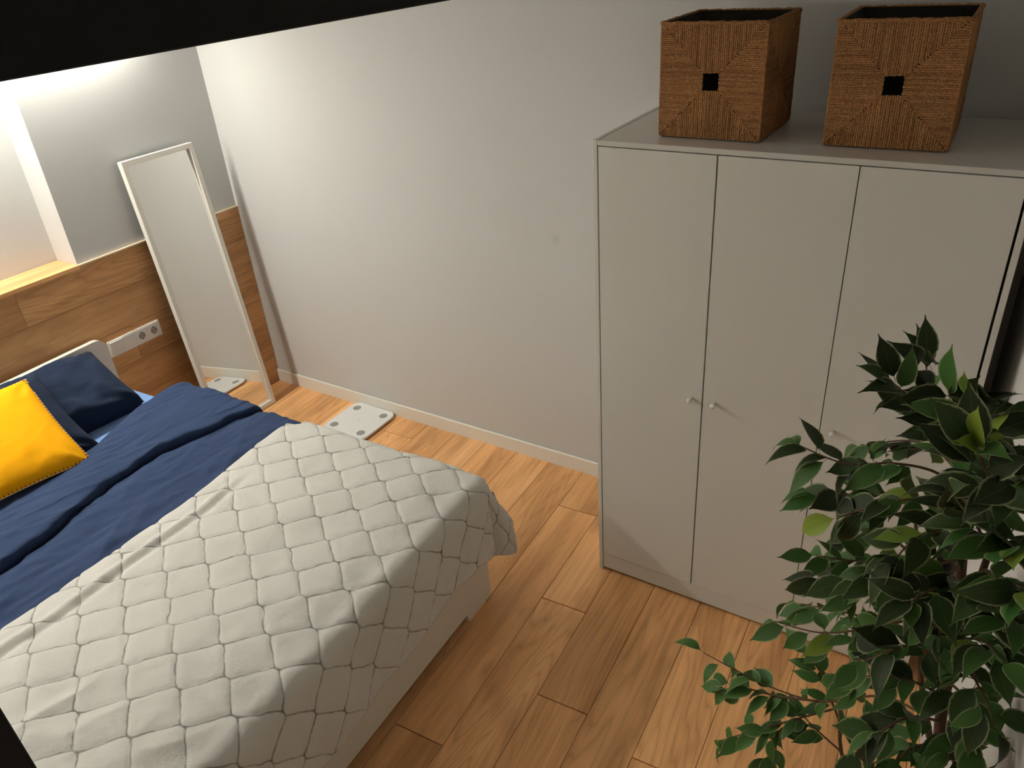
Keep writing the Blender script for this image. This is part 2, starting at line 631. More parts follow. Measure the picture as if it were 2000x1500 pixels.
struct(box('ceiling', -0.3, 4.2, FRONT - 0.15, 0.15, CEIL, CEIL + 0.1, M['ceiling']))
struct(box('wall_back', -0.3, 4.2, 0.0, 0.15, -0.12, CEIL, M['wall_mark']))
struct(box('wall_front', -0.3, 4.2, FRONT - 0.15, FRONT, -0.12, CEIL, M['wall']))
struct(vf_obj('wall_right', prism_vf([(right_x(0.0), 0.0), (right_x(FRONT), FRONT), (4.2, FRONT), (4.2, 0.0)], -0.12, CEIL), M['wall']))
WX = -0.012
struct(vf_obj('wall_left', join_vf(
    box_vf(-0.3, WX, NICHE_Y1, 0.0, -0.12, CEIL),
    box_vf(-0.3, WX, FRONT, NICHE_Y0, -0.12, CEIL),
    box_vf(-0.3, WX, NICHE_Y0, NICHE_Y1, -0.12, PANEL_TOP - 0.022),
    box_vf(-0.3, WX, NICHE_Y0, NICHE_Y1, NICHE_TOP, CEIL),
    box_vf(-0.3, NICHE_X, NICHE_Y0, NICHE_Y1, PANEL_TOP - 0.022, NICHE_TOP)), M['wall_grey'], fix=False))

# wood-look wainscot on the headboard wall: horizontal boards
pan = box('trim_1', WX + 0.0005, -0.0095, FRONT + 0.001, -0.001, 0.001, PANEL_TOP - 0.008, M['sub'])
struct(pan)
rows = [(0.001, 0.165), (0.165, 0.357), (0.357, 0.552), (0.552, 0.741), (0.741, 0.932), (0.932, PANEL_TOP - 0.008)]
vj = {5: -1.268, 4: -0.35, 3: -0.808, 2: -1.15, 1: -0.6, 0: -1.0}
for r, (z0, z1) in enumerate(rows):
    y = 0.0
    cuts = [vj[r] + 1.285 * k for k in (1, 0, -1, -2)]
    for k in range(3):
        y1, y0 = min(cuts[k], -0.001), max(cuts[k + 1], FRONT + 0.002)
        if y1 - y0 < 0.01:
            continue
        W, L, g = z1 - z0, y1 - y0, 0.0004
        rect = [(-W / 2 + g, -L / 2 + g), (W / 2 - g, -L / 2 + g), (W / 2 - g, L / 2 - g), (-W / 2 + g, L / 2 - g)]
        o = vf_obj('board', plank_vf(rect, 0.0095), M['panel_wood'], pan)
        o.location = (0.0, (y0 + y1) / 2, (z0 + z1) / 2)
        o.matrix_local = Matrix.Translation(o.location) @ Matrix(((0, 0, 1, 0), (0, 1, 0, 0), (-1, 0, 0, 0), (0, 0, 0, 1)))
# pale edge strip on top of the boards (right of the niche) and the sill board in the niche
struct(box('trim_2', WX + 0.0005, 0.002, NICHE_Y1 + 0.0005, -0.001, PANEL_TOP - 0.008, PANEL_TOP, M['trim_edge'], b=0.001))
sill = box('trim_3', -(NICHE_Y1 - NICHE_Y0) / 2, (NICHE_Y1 - NICHE_Y0) / 2, NICHE_X / 2, -NICHE_X / 2, -0.02, 0.0, M['floor_wood'], b=0.001)
sill.data.transform(Matrix.Rotation(PI / 2, 4, 'Z'))
vv = sill.data
sill.rotation_euler = (0, 0, 0)
sill.location = (NICHE_X / 2 + 0.002, (NICHE_Y0 + NICHE_Y1) / 2, PANEL_TOP)
struct(sill)

# skirting along the back wall, two lengths with a butt joint
sk = box('baseboard_back', 0.002, right_x(0) - 0.004, -0.004, -0.0005, 0.0005, 0.078, M['skirting'])
struct(sk)
for x0, x1 in ((0.002, 1.4385), (1.4395, right_x(0) - 0.004)):
    prof = [(-0.004, 0.0005), (-0.0125, 0.0005), (-0.0125, 0.077), (-0.0095, 0.0812), (-0.004, 0.0812)]
    v, f = prism_vf(prof, x0, x1)
    v = [(z, x, y) for x, y, z in v]
    vf_obj('skirting_length', (v, f), M['skirting'], sk)

# ================================================================== light: LED profile high on the headboard wall
led = thing('led_strip', 'long slim LED light bar high on the wall above the bed head', 'lamp', (0.045, -1.2, 2.15))
y0, y1 = -2.2, 0.82
vf_obj('housing', join_vf(box_vf(-0.057, -0.012, y0, y1, 0.002, 0.03, 0.001), box_vf(-0.012, 0.02, y0, y1, 0.012, 0.03, 0.001)), M['plastic'], led)
dv = [(-0.011, y0, 0.002), (0.0135, y0, 0.002), (0.0135, y1, 0.002), (-0.011, y1, 0.002),
      (-0.011, y0, 0.011), (0.0135, y0, 0.0115), (0.0135, y1, 0.0115), (-0.011, y1, 0.011)]
vf_obj('diffuser', (dv, [(0, 3, 2, 1), (4, 5, 6, 7), (0, 1, 5, 4), (1, 2, 6, 5), (2, 3, 7, 6), (3, 0, 4, 7)]), M['led'], led)

# ================================================================== black frame (beam above, post at lower left)
fr = thing('black_frame', 'matt black beam across the upper left and its black post at lower left', 'frame', (2.73, -1.3, 0))
box('beam', -0.03, 0.02, -1.36, 1.299, 2.235, 2.42, M['black'], fr, b=0.002)
box('post', -0.04, 0.02, -1.36, -1.282, 0.0, 2.235, M['black'], fr, b=0.002)

# ================================================================== wardrobe
WAX, WAY = 2.5, -0.565
war = thing('wardrobe', 'white three-door wardrobe with small knobs against the back wall', 'wardrobe', (WAX + 0.585, -0.29, 0))
bx, by = -0.585, -0.275
def wb(name, x0, x1, y0, y1, z0, z1, mat='white', b=0.0012, par=None):
    return box(name, bx + x0, bx + x1, by + y0, by + y1, z0, z1, M[mat], par or war, b)
wb('side_panel', 0.0, 0.0155, 0.0, 0.55, 0.0, 1.76)
wb('side_panel', 1.1545, 1.17, 0.0, 0.55, 0.0, 1.76)
wb('top_panel', 0.016, 1.154, 0.0, 0.55, 1.743, 1.759, 'white_top_shaded')
wb('back_panel', 0.016, 1.154, 0.54, 0.55, 0.02, 1.742)
wb('bottom_panel', 0.016, 1.154, 0.02, 0.539, 0.074, 0.088)
wb('plinth', 0.016, 1.154, 0.004, 0.019, 0.012, 0.0885)
wb('divider', 0.388, 0.404, 0.018, 0.5, 0.089, 1.742, 'dark')  # dividers coloured near black to stand in for shade behind the door gaps
wb('divider', 0.768, 0.784, 0.018, 0.5, 0.089, 1.742, 'dark')
wb('gap_shade_strip', 0.016, 0.03, 0.018, 0.5, 0.089, 1.742, 'dark')  # added near-black strips: shade of the outer door gaps put into colour
wb('gap_shade_strip', 1.14, 1.154, 0.018, 0.5, 0.089, 1.742, 'dark')
wb('top_gap_shade_strip', 0.031, 1.139, 0.018, 0.5, 1.72, 1.742, 'dark')  # added near-black strip for the shade in the gap above the doors
d = (1.17 - 0.032) / 3
gaps = ((0.0032, 0.0022), (0.0022, 0.0014), (0.0014, 0.0058))
knob_x = (2.857, 2.938, 3.315)
for k in range(3):
    x0, x1 = 0.016 + k * d, 0.016 + (k + 1) * d
    door = wb('door', x0 + gaps[k][0], x1 - gaps[k][1], 0.0, 0.016, 0.0915, 1.7402, 'white', 0.001)
    prof = [(0.0045, 0.0), (0.0045, 0.012), (0.0085, 0.016), (0.0095, 0.021), (0.008, 0.025)]
    v, f = lathe_vf(prof, 16)
    kn = vf_obj('knob', (v, f), M['plastic'], door, smooth=True)
    kn.rotation_euler = (PI / 2, 0, 0)
    kn.location = (knob_x[k] - (WAX + 0.585), by, 0.927)

# ================================================================== seagrass baskets
def woven_face(w, h, hole, seed, pitch=0.0056):
    """cords of one face in its local x-z plane, outside towards -y"""
    rng = random.Random(seed)
    V, F, UV = [], [], []
    cid = [0]
    def cord(a, b, r):
        n = max(2, int(math.dist(a, b) / 0.03) + 1)
        base = len(V)
        dx, dz = b[0] - a[0], b[1] - a[1]
        L = math.hypot(dx, dz)
        if L < 0.004:
            return
        px, pz = -dz / L, dx / L
        cid[0] += 1
        lift = rng.uniform(-0.0008, 0.0010)
        for i in range(n + 1):
            t = i / n
            wob = rng.uniform(-0.0005, 0.0005)
            cx, cz = a[0] + dx * t + px * wob, a[1] + dz * t + pz * wob
            rr = r * rng.uniform(0.92, 1.1)
            for (q, dep) in ((-1.0, -0.2), (-0.6, 0.8), (0.6, 0.8), (1.0, -0.2)):
                V.append((cx + px * rr * q, -(dep * rr + lift + 0.0005), cz + pz * rr * q))
                UV.append((cid[0] + 0.5 + 0.3 * q, t * L * 90))
        for i in range(n):
            for k in range(3):
                F.append((base + i * 4 + k, base + i * 4 + k + 1, base + (i + 1) * 4 + k + 1, base + (i + 1) * 4 + k))
    r = pitch * 0.52
    W, H = w / 2, h / 2
    nz = int(h / pitch)
    for i in range(nz):
        z = -H + (i + 0.5) * h / nz
        if abs(z) <= hole:
            xi = hole
        else:
            xi = hole + (abs(z) - hole) * (W - hole) / (H - hole)
        j = rng.uniform(-0.002, 0.002)
        cord((-W, z), (-xi + j, z), r)
        cord((W, z), (xi + j, z), r)
    nx = int(w / pitch)
    for i in range(nx):
        x = -W + (i + 0.5) * w / nx
        if abs(x) <= hole:
            zi = hole
        else:
            zi = hole + (abs(x) - hole) * (H - hole) / (W - hole)
        j = rng.uniform(-0.002, 0.002)
        cord((x, -H), (x, -zi + j), r)
        cord((x, H), (x, zi + j), r)
    return V, F, True, UV

def frame_board(w, h, hole, th):
    """board with a square hole, in x-z plane, thickness towards +y"""
    W, H = w / 2, h / 2
    V, F = [], []
    hole = max(hole, 0.0005)
    for y in (0.0, th):
        V += [(-W, y, -H), (W, y, -H), (W, y, H), (-W, y, H), (-hole, y, -hole), (hole, y, -hole), (hole, y, hole), (-hole, y, hole)]
    for i in range(4):
        j = (i + 1) % 4
        F.append((i, j, 4 + j, 4 + i))
        F.append((8 + i, 12 + i, 12 + j, 8 + j))
        F.append((i, 8 + i, 8 + j, j))
        F.append((4 + i, 4 + j, 12 + j, 12 + i))
    return V, F

BW, BD, BH = 0.302, 0.300, 0.314
face_hole = mesh('woven_face_with_handle', *woven_face(BW, BH, 0.0235, 3))
face_side = mesh('woven_face', *woven_face(BD, BH, 0.0015, 8))
brd_hole = mesh('basket_board_with_handle', *frame_board(BW - 0.002, BH - 0.004, 0.0235, 0.007))
brd_side = mesh('basket_board', *frame_board(BD - 0.016, BH - 0.004, 0.0, 0.007))
for me_ in (face_hole, face_side):
    me_.materials.append(M['rope'])
for me_ in (brd_hole, brd_side):
    fix_normals(me_)
    me_.materials.append(M['dark'])
def basket(loc, rz, label):
    t = thing('storage_basket', label, 'basket', loc, rz, 'woven baskets on the wardrobe')
    for k, (me_, bd, dist, nm) in enumerate(((face_hole, brd_hole, BD / 2, 'front_weave'), (face_side, brd_side, BW / 2, 'side_weave'),
                                             (face_hole, brd_hole, BD / 2, 'back_weave'), (face_side, brd_side, BW / 2, 'side_weave'))):
        a = k * PI / 2
        o = link(nm, me_, t)
        off = Vector((math.sin(a) * dist, -math.cos(a) * dist, BH / 2 + 0.002))
        o.location = off
        o.rotation_euler = (0, 0, a)
        b_ = link('core_board', bd, o)
        b_.location = (0, 0.0002, 0)
    box('bottom_board', -BW / 2 + 0.008, BW / 2 - 0.008, -BD / 2 + 0.008, BD / 2 - 0.008, 0.002, 0.01, M['dark'], t)
    # rope rim and corner ropes
    rng = random.Random(4)
    pts = []
    cs = [(-BW / 2, -BD / 2), (BW / 2, -BD / 2), (BW / 2, BD / 2), (-BW / 2, BD / 2)]
    rim = []
    for i in range(4):
        a_, b_ = cs[i], cs[(i + 1) % 4]
        n = 40
        P = [(a_[0] + (b_[0] - a_[0]) * q / n, a_[1] + (b_[1] - a_[1]) * q / n, BH - 0.002 + rng.uniform(-0.0012, 0.0015)) for q in range(n + 1)]
        rim.append(tube_vf(P, [0.0058 * rng.uniform(0.85, 1.12) for _ in P], 7))
    vf_obj('rim_rope', join_vf(*rim), M['rope'], t, smooth=True)
    crn = []
    for (x, y) in cs:
        P = [(x + rng.uniform(-0.0005, 0.0005), y + rng.uniform(-0.0005, 0.0005), 0.004 + q * (BH - 0.006) / 40) for q in range(41)]
        vf_obj('corner_rope', tube_vf(P, [0.0034 * rng.uniform(0.85, 1.15) for _ in P], 7), M['rope'], t, smooth=True)
    return t
basket((2.832, -0.322, 1.7605), math.radians(-0.6), 'square woven brown basket on the wardrobe nearer its left end')
basket((3.302, -0.302, 1.7605), math.radians(1.2), 'square woven brown basket on the wardrobe nearer the right wall')

# ================================================================== mirror leaning in the corner
mw, mh, md, mf = 0.408, 1.517, 0.032, 0.026
mt = thing('standing_mirror', 'tall narrow white-framed mirror leaning in the corner beside the bed', 'mirror')
Bp, Tp = Vector((0.186, -0.214, 0.001)), Vector((0.052, -0.196, 1.512))
up = (Tp - Bp).normalized()
rt = Vector((0, 1, 0.0))
rt = (rt - up * rt.dot(up)).normalized()
rt.z = 0
rt.normalize()
up = (up - rt * up.dot(rt)).normalized()
nn = rt.cross(up)
mt.matrix_world = Matrix(((rt.x, nn.x, up.x, Bp.x), (rt.y, nn.y, up.y, Bp.y), (rt.z, nn.z, up.z, Bp.z), (0, 0, 0, 1)))
# local: x to the right (0 = right edge), y = out of the glass, z = up
zb = 0.003
def mbox(name, x0, x1, y0, y1, z0, z1, mat, b=0.0015):
    return box(name, x0, x1, y0, y1, z0 + zb, z1 + zb, M[mat], mt, b)
mbox('frame_upright', -mf, 0, -md, 0, 0, mh, 'frame_white')
mbox('frame_upright', -mw, -mw + mf, -md, 0, 0, mh, 'frame_white')
mbox('frame_rail', -mw + mf, -mf, -md, 0, mh - mf, mh, 'frame_white')
mbox('frame_rail', -mw + mf, -mf, -md, 0, 0, mf, 'frame_white')
mbox('glass', -mw + mf, -mf, -md + 0.006, -0.017, mf, mh - mf, 'mirror', 0)
mbox('back_board', -mw + mf, -mf, -md, -md + 0.005, mf, mh - mf, 'dark', 0)

# ================================================================== bathroom scale
sc = thing('bathroom_scale', 'flat white bathroom scale on the floor by the skirting board', 'scale', (0.806, -0.1675, 0))
hs = 0.152
def slab(r, z):
    return [(x, y, z) for x, y in round_rect(-r, r, -r, r, 0.05 - (hs - r), 10)]
V, F = [], []
levels = [(hs - 0.006, 0.0075), (hs - 0.001, 0.011), (hs, 0.018), (hs - 0.0008, 0.0215), (hs - 0.003, 0.0228)]
for r, z in levels:
    V += slab(r, z)
n = len(V) // len(levels)
for i in range(len(levels) - 1):
    for k in range(n):
        k2 = (k + 1) % n
        F.append((i * n + k, i * n + k2, (i + 1) * n + k2, (i + 1) * n + k))
F.append(tuple(range(n - 1, -1, -1)))
F.append(tuple((len(levels) - 1) * n + k for k in range(n)))
vf_obj('platform', (V, F), M['scale_white'], sc)
for sx in (-1, 1):
    for sy in (-1, 1):
        o = vf_obj('electrode_pad', lathe_vf([(0.0235, 0.0), (0.0235, 0.0006), (0.0228, 0.0009)], 32), M['pad'], sc)
        o.location = (sx * 0.098, sy * 0.095, 0.0228)
        o = vf_obj('foot', lathe_vf([(0.012, 0.0), (0.014, 0.002), (0.014, 0.0075)], 16), M['dark'], sc)
        o.location = (sx * 0.11, sy * 0.11, 0.0)
vf_obj('centre_mark', join_vf(box_vf(-0.0035, 0.0035, -0.003, 0.003, 0.0228, 0.0231)), M['pad'], sc)

# ================================================================== socket strip on the wainscot
so = thing('wall_socket', 'white four-gang plate with two power sockets and a switch beside the headboard', 'socket', (0.0, -0.8105, 0.668))
w2, h2 = 0.147, 0.0415
prof = round_rect(-w2, w2, -h2, h2, 0.004, 3)
def wall_prism(poly, d0, d1):
    v, f = prism_vf(poly, d0, d1)
    return [(z, x, y) for x, y, z in v], f
vf_obj('frame', wall_prism(prof, 0.0005, 0.009), M['plastic'], so)
gw = 2 * (w2 - 0.006) / 4
for g in range(4):
    c = -w2 + 0.006 + gw * (g + 0.5)
    q = round_rect(c - gw / 2 + 0.0006, c + gw / 2 - 0.0006, -h2 + 0.006, h2 - 0.006, 0.002, 2)
    if g == 0:
        o = vf_obj('rocker', wall_prism(q, 0.009, 0.0125), M['plastic'], so)
        me_ = o.data
        for v_ in me_.vertices:
            if v_.co.x > 0.01:
                v_.co.x += 0.004 * (v_.co.z / h2)
    elif g == 1:
        vf_obj('blank_insert', wall_prism(q, 0.009, 0.011), M['plastic'], so)
    else:
        ins = vf_obj('socket_insert', wall_prism(q, 0.009, 0.011), M['plastic'], so)
        ring = [(c + 0.0195 * math.cos(a * PI / 14), 0.0195 * math.sin(a * PI / 14)) for a in range(28)]
        vf_obj('socket_well', wall_prism(ring, 0.0108, 0.0113), M['socket_hole'], ins)
        for dy in (-0.0095, 0.0095):
            hole = [(c + dy + 0.0032 * math.cos(a * PI / 5), 0.0032 * math.sin(a * PI / 5)) for a in range(10)]
            vf_obj('pin_hole', wall_prism(hole, 0.0113, 0.0116), M['pin'], ins)
        for dz in (-0.0175, 0.0175):
            vf_obj('earth_clip', wall_prism([(c - 0.003, dz - 0.0025), (c + 0.003, dz - 0.0025), (c + 0.003, dz + 0.0025), (c - 0.003, dz + 0.0025)], 0.0113, 0.0118), M['pin'], ins)

# ================================================================== bed
BTH = math.radians(2.1)
BO = (0.022, -0.986, 0.0)
BWID, BLEN = 1.66, 2.158
bed = thing('bed', 'white double bed frame with a rounded headboard against the wood panelling', 'bed', BO, BTH)
# local x: head -> foot, local y: negative across the bed
hp = round_rect(-BWID, 0.0, 0.0, 0.765, 0.055, 8, (0, 0, 1, 1))
v, f = prism_vf(hp, 0.004, 0.032)
vf_obj('headboard', ([(z, x, y) for x, y, z in v], f), M['bed_white'], bed)
# foot panel with feet at the corners and a rounded cut between them
def foot_outline(w):
    leg = 0.165
    top = 0.345
    pts = [(0, 0), (0, top), (-w, top), (-w, 0), (-w + leg, 0)]
    for k in range(7):
        a = k / 6 * PI / 2
        pts.append((-w + leg + 0.0 + 0.012 * (1 - math.cos(a)), 0.042 * math.sin(a)))
    for k in range(6, -1, -1):
        a = k / 6 * PI / 2
        pts.append((-leg - 0.012 * (1 - math.cos(a)), 0.042 * math.sin(a)))
    pts.append((-leg, 0))
    return pts
v, f = prism_vf(foot_outline(BWID), BLEN - 0.02, BLEN)
vf_obj('footboard', ([(z, x, y) for x, y, z in v], f), M['bed_white'], bed)
box('side_rail', 0.032, BLEN - 0.02, -0.018, 0.0, 0.03, 0.345, M['bed_white'], bed, 0.001)
box('side_rail', 0.032, BLEN - 0.02, -BWID, -BWID + 0.018, 0.03, 0.345, M['bed_white'], bed, 0.001)
box('slat_base', 0.034, BLEN - 0.022, -BWID + 0.02, -0.02, 0.27, 0.295, M['bed_white'], bed)

def bed_thing(o):
    o.location = BO
    o.rotation_euler = (0, 0, BTH)
    return o

def fbm(x, y, z=0.0, oct=3):
    return noise.fractal(Vector((x, y, z)), 1.0, 2.0, oct)

# mattress under a light blue fitted sheet (rounded box)
def superslab(x0, x1, y0, y1, z0, z1, rc, re, nseg=6):
    V, F = [], []
    lev = []
    for k in range(nseg + 1):
        a = k / nseg * PI / 2
        lev.append((re * (1 - math.sin(a)), z0 + re * (1 - math.cos(a))))
    for k in range(nseg + 1):
        a = k / nseg * PI / 2
        lev.append((re * (1 - math.cos(a)), z1 - re * (1 - math.sin(a))))
    n = None
    for ins, z in lev:
        ring = round_rect(x0 + ins, x1 - ins, y0 + ins, y1 - ins, max(0.01, rc - ins), 8)
        n = len(ring)
        V += [(x, y, z) for x, y in ring]
    m = len(lev)
    for i in range(m - 1):
        for k in range(n):
            k2 = (k + 1) % n
            F.append((i * n + k, i * n + k2, (i + 1) * n + k2, (i + 1) * n + k))
    F.append(tuple(range(n - 1, -1, -1)))
    F.append(tuple((m - 1) * n + k for k in range(n)))
    return V, F
mat_ = bed_thing(vf_obj('mattress', superslab(0.05, 2.115, -BWID + 0.022, -0.022, 0.296, 0.535, 0.14, 0.045), M['sky'], None, smooth=True))
tag(mat_, 'mattress in a light blue fitted sheet, showing beside the navy pillows', 'mattress')

# --- draped cloths: parametrised by s (head -> foot) and t (across, 0 = far edge)
def edge_curve(e, r, flare):
    q = r * PI / 2
    if e <= 0:
        return e, 0.0
    if e < q:
        a = e / r
        return r * math.sin(a), r * (1 - math.cos(a))
    return r + (e - q) * flare, r + (e - q)

def drape(s, t, Us, V0, V1, r, flare, ztop, cflare=0.28):
    es = s - Us
    if t < V0:
        et, sg, Vb = V0 - t, -1, V0
    elif t > V1:
        et, sg, Vb = t - V1, 1, V1
    else:
        et, sg, Vb = 0.0, 0, t
    if es <= 0 and et <= 0:
        return s, t, ztop
    if es <= 0:
        h, dz = edge_curve(et, r, flare)
        return s, Vb + sg * h, ztop - dz
    if et <= 0:
        h, dz = edge_curve(es, r, flare)
        return Us + h, t, ztop - dz
    ph = math.atan2(et, es)
    rho = max(es, et) * (1 + 0.10 * math.sin(2 * ph))
    h, dz = edge_curve(rho, r, flare + cflare * math.sin(2 * ph) ** 2)
    return Us + h * math.cos(ph), Vb + sg * h * math.sin(ph), ztop - dz

def interp(x, xs, ys):
    return float(np.interp(x, xs, ys))
def sm(x, a, b):
    q = min(1.0, max(0.0, (x - a) / (b - a)))
    return q * q * (3 - 2 * q)

def crease(t):
    return interp(t, [-0.4, -0.03, 0.075, 0.16, 0.24, 0.33, 0.49, 0.66, 0.91, 1.11, 1.7], [1.03, 0.99, 0.935, 0.925, 0.9, 0.87, 0.845, 0.855, 0.91, 0.935, 0.95]) + 0.006 * fbm(t * 14, 3.1)
def duvet_head(t):
    return interp(t, [-0.4, 0.03, 0.2, 0.42, 0.51, 1.0, 1.8], [0.45, 0.455, 0.475, 0.535, 0.565, 0.61, 0.62])
def duvet_h(s, t):
    c = crease(t)
    h0 = duvet_head(t)
    z = 0.574 + 0.008 * fbm(s * 3.0, t * 3.0, 1.7)
    # turned-back flap
    flap = 0.034 + 0.010 * fbm(s * 5, t * 5, 8.0) + 0.012 * math.sin(PI * min(1, max(0, (s - h0) / max(0.05, c - h0))))
    k = 1 - sm(s, c - 0.012, c + 0.003)
    z += flap * k
    # valley right behind the flap
    z -= 0.026 * math.exp(-((s - c - 0.006) / 0.014) ** 2) * (0.5 + 0.5 * sm(fbm(t * 3, 2.2) + 0.25, 0, 0.35))
    # puff of the lower part near the crease
    z += 0.008 * math.exp(-((s - c - 0.09) / 0.05) ** 2)
    # folds running across the bed
    calm = 1 - sm(s, 1.17, 1.27)      # flat under the blanket
    w = fbm(s * 9 + 1.3 * t, t * 2.2, 4.4, 3)
    z += 0.0095 * calm * w * (0.7 if s < c else 1.0) * sm(s, h0, h0 + 0.08)
    rid = 1 - abs(fbm(s * 6 - 2.0 * t, t * 1.4, 9.9, 2)) * 2.2
    z += 0.009 * calm * max(0, rid) ** 2 * sm(s, c + 0.03, c + 0.1) * (1 - sm(s, 1.3, 1.5))
    wr = 1 - abs(fbm(s * 13 + 3.0 * t, t * 2.6, 15.0, 2)) * 2.6
    z += 0.0065 * calm * max(0, wr) ** 3 * sm(s, h0 + 0.02, h0 + 0.1)
    return z

def sheet(name, ns, nt, pos, mat, uvf=None, disp=None):
    P = np.zeros((ns, nt, 3))
    UV = np.zeros((ns, nt, 2))
    for i in range(ns):
        for j in range(nt):
            p, st = pos(i / (ns - 1), j / (nt - 1))
            P[i, j] = p
            UV[i, j] = st
    if disp is not None:
        gi = np.gradient(P, axis=0)
        gj = np.gradient(P, axis=1)
        N = np.cross(gi, gj)
        N /= np.maximum(1e-9, np.linalg.norm(N, axis=2, keepdims=True))
        # local y is minus t: make normals point up/out
        if N[ns // 2, nt // 2, 2] < 0:
            N = -N
        D = disp(UV)
        P = P + N * D[..., None]
    idx = np.arange(ns * nt).reshape(ns, nt)
    F = np.stack([idx[:-1, :-1], idx[1:, :-1], idx[1:, 1:], idx[:-1, 1:]], axis=-1).reshape(-1, 4)
    me = mesh(name, P.reshape(-1, 3).tolist(), F.tolist(), True, UV.reshape(-1, 2))
    if me.polygons[(ns // 2) * (nt - 1) + nt // 2].normal.z < 0:
        me.flip_normals()
    return link(name, me, None, mat)

# duvet
DV0, DV1 = 0.0, BWID - 0.0
def duvet_pos(a, b):
    t = -0.26 + b * (BWID + 0.52)
    h0 = duvet_head(min(max(t, -0.1), 1.6))
    s_end = 1.98
    # first part wraps around the head-side edge
    c = crease(min(max(t, DV0), DV1))
    s = interp(a, [0, 0.3, 0.62, 1.0], [h0 - 0.05, c - 0.07, c + 0.05, s_end])
    e = s - h0
    ti = min(max(t, DV0), DV1)
    z = duvet_h(max(s, h0), ti)
    if e < 0.045:
        q = sm(e, -0.05, 0.045)
        zt = 0.544 + (z - 0.544) * math.sin(min(1.0, max(0.0, (e + 0.02) / 0.065)) * PI / 2)
        if e < -0.02:
            zt = 0.544
            s = h0 - 0.02 + (-0.02 - e)
        z = zt
    if s > 1.85:
        z -= 0.02 * sm(s, 1.85, 1.98)
    lip = 0.020 + 0.012 * fbm(t * 8, 1.9)
    s_out = s + lip * sm(s, c - 0.06, c - 0.010) * (1 - sm(s, c - 0.008, c + 0.002))
    u, vv, zz = drape(s_out, t, 5.0, DV0, DV1, 0.05, 0.03, z)
    # soft swelling of the hanging side
    if zz < z - 0.02:
        vv += (0.008 * fbm(s * 7, t * 3, 5.0)) * (1 if t < 0 else -1)
    return (u, -vv, zz), (s, t)
duv = bed_thing(sheet('duvet', 260, 260, duvet_pos, M['navy']))
sol = duv.modifiers.new('thickness', 'SOLIDIFY')
sol.thickness = 0.006
sol.offset = -1
tag(duv, 'navy blue duvet turned back below the pillows', 'duvet')

# quilted fleece blanket over the foot end
def cell_dist(UV):
    x = UV[..., 0] - LO[0]
    y = UV[..., 1] - LO[1]
    c, s = math.cos(-LROT), math.sin(-LROT)
    xr, yr = x * c - y * s, (x * s + y * c) * LSQ
    a, b = LA, LB * LSQ
    L = math.hypot(a, b)
    best = None
    for off in (0, 1):
        gx = np.abs(np.mod(xr + a + off * a, 2 * a) - a)
        gy = np.abs(np.mod(yr + b + off * b, 2 * b) - b)
        dd = np.minimum(b - gy, (a * a + b * b) / 2 / L - (gx * a / L + gy * b / L))
        best = dd if best is None else np.maximum(best, dd)
    return np.maximum(best, 0)

def bl_top(t):
    return interp(t, [-0.3, 0.0, 0.03, 0.2, 0.52, 0.93, 1.28, 1.8], [1.275, 1.265, 1.222, 1.212, 1.243, 1.238, 1.222, 1.21])
BUS = 2.125
def bl_hem(t):
    return interp(t, [-0.3, 0.0, 0.1, 0.25, 0.45, 0.75, 1.0, 1.7], [0.375, 0.385, 0.35, 0.325, 0.34, 0.365, 0.385, 0.42]) + 0.008 * fbm(t * 5, 0.3)
def bl_pos(a, b):
    t = -0.27 + b * (BWID + 0.6)
    s0 = bl_top(min(t, 1.6))
    s1 = BUS + bl_hem(t)
    s = s0 + a * (s1 - s0)
    ti = min(max(t, 0.0), BWID)
    si = min(s, BUS)
    z = duvet_h(si, ti) + 0.013 + 0.007 * (1 - sm(s, 1.25, 1.35)) + 0.006 * fbm(s * 4, t * 4, 3.0)
    if a < 0.03:
        z -= 0.006 * (1 - a / 0.03)
    # ridge along the top edge
    on = sm(t, 0.3, 0.55) * (1 - sm(t, 1.3, 1.5))
    rr = s0 + 0.085 + 0.02 * fbm(t * 2.5, 7.0)
    z += on * (0.010 * math.exp(-((s - rr) / 0.014) ** 2) - 0.006 * math.exp(-((s - rr - 0.03) / 0.012) ** 2))
    # rumples at the near side
    near = sm(t, 1.15, 1.4)
    z += near * 0.02 * (max(0, 1 - abs(fbm(s * 2.4 + t * 2.0, t * 1.2 - s, 12.0, 2)) * 3)) ** 2 * sm(s, 1.45, 1.7)
    z -= 0.012 * sm(s, 1.95, BUS) ** 2
    u, vv, zz = drape(s, t, BUS, 0.0, BWID, 0.062, 0.04, z)
    drop = z - zz
    if s > BUS and 0 <= t <= BWID:
        u += 0.014 * fbm(t * 5.0, zz * 3, 2.0) * sm(drop, 0.03, 0.2) + 0.006 * sm(drop, 0.05, 0.2)
    if t < 0 and s < BUS:
        vv += 0.018 * fbm(s * 6, zz * 3, 6.0) * sm(drop, 0.03, 0.2)
    if t < 0 and s > BUS:
        ph = math.atan2(-t, s - BUS)
        fold = 0.034 * math.sin(4 * ph - 2.6) * sm(ph, 0.0, 0.3) * (1 - sm(ph, 1.2, 1.57)) * sm(drop, 0.06, 0.28)
        u += fold * math.cos(ph)
        vv -= fold * math.sin(ph)
    if t < 0 or s > BUS:
        # keep clear of the bed frame
        if s > BUS:
            u = max(u, BLEN + 0.012 if drop > 0.1 else u)
    return (u, -vv, zz), (s, t)
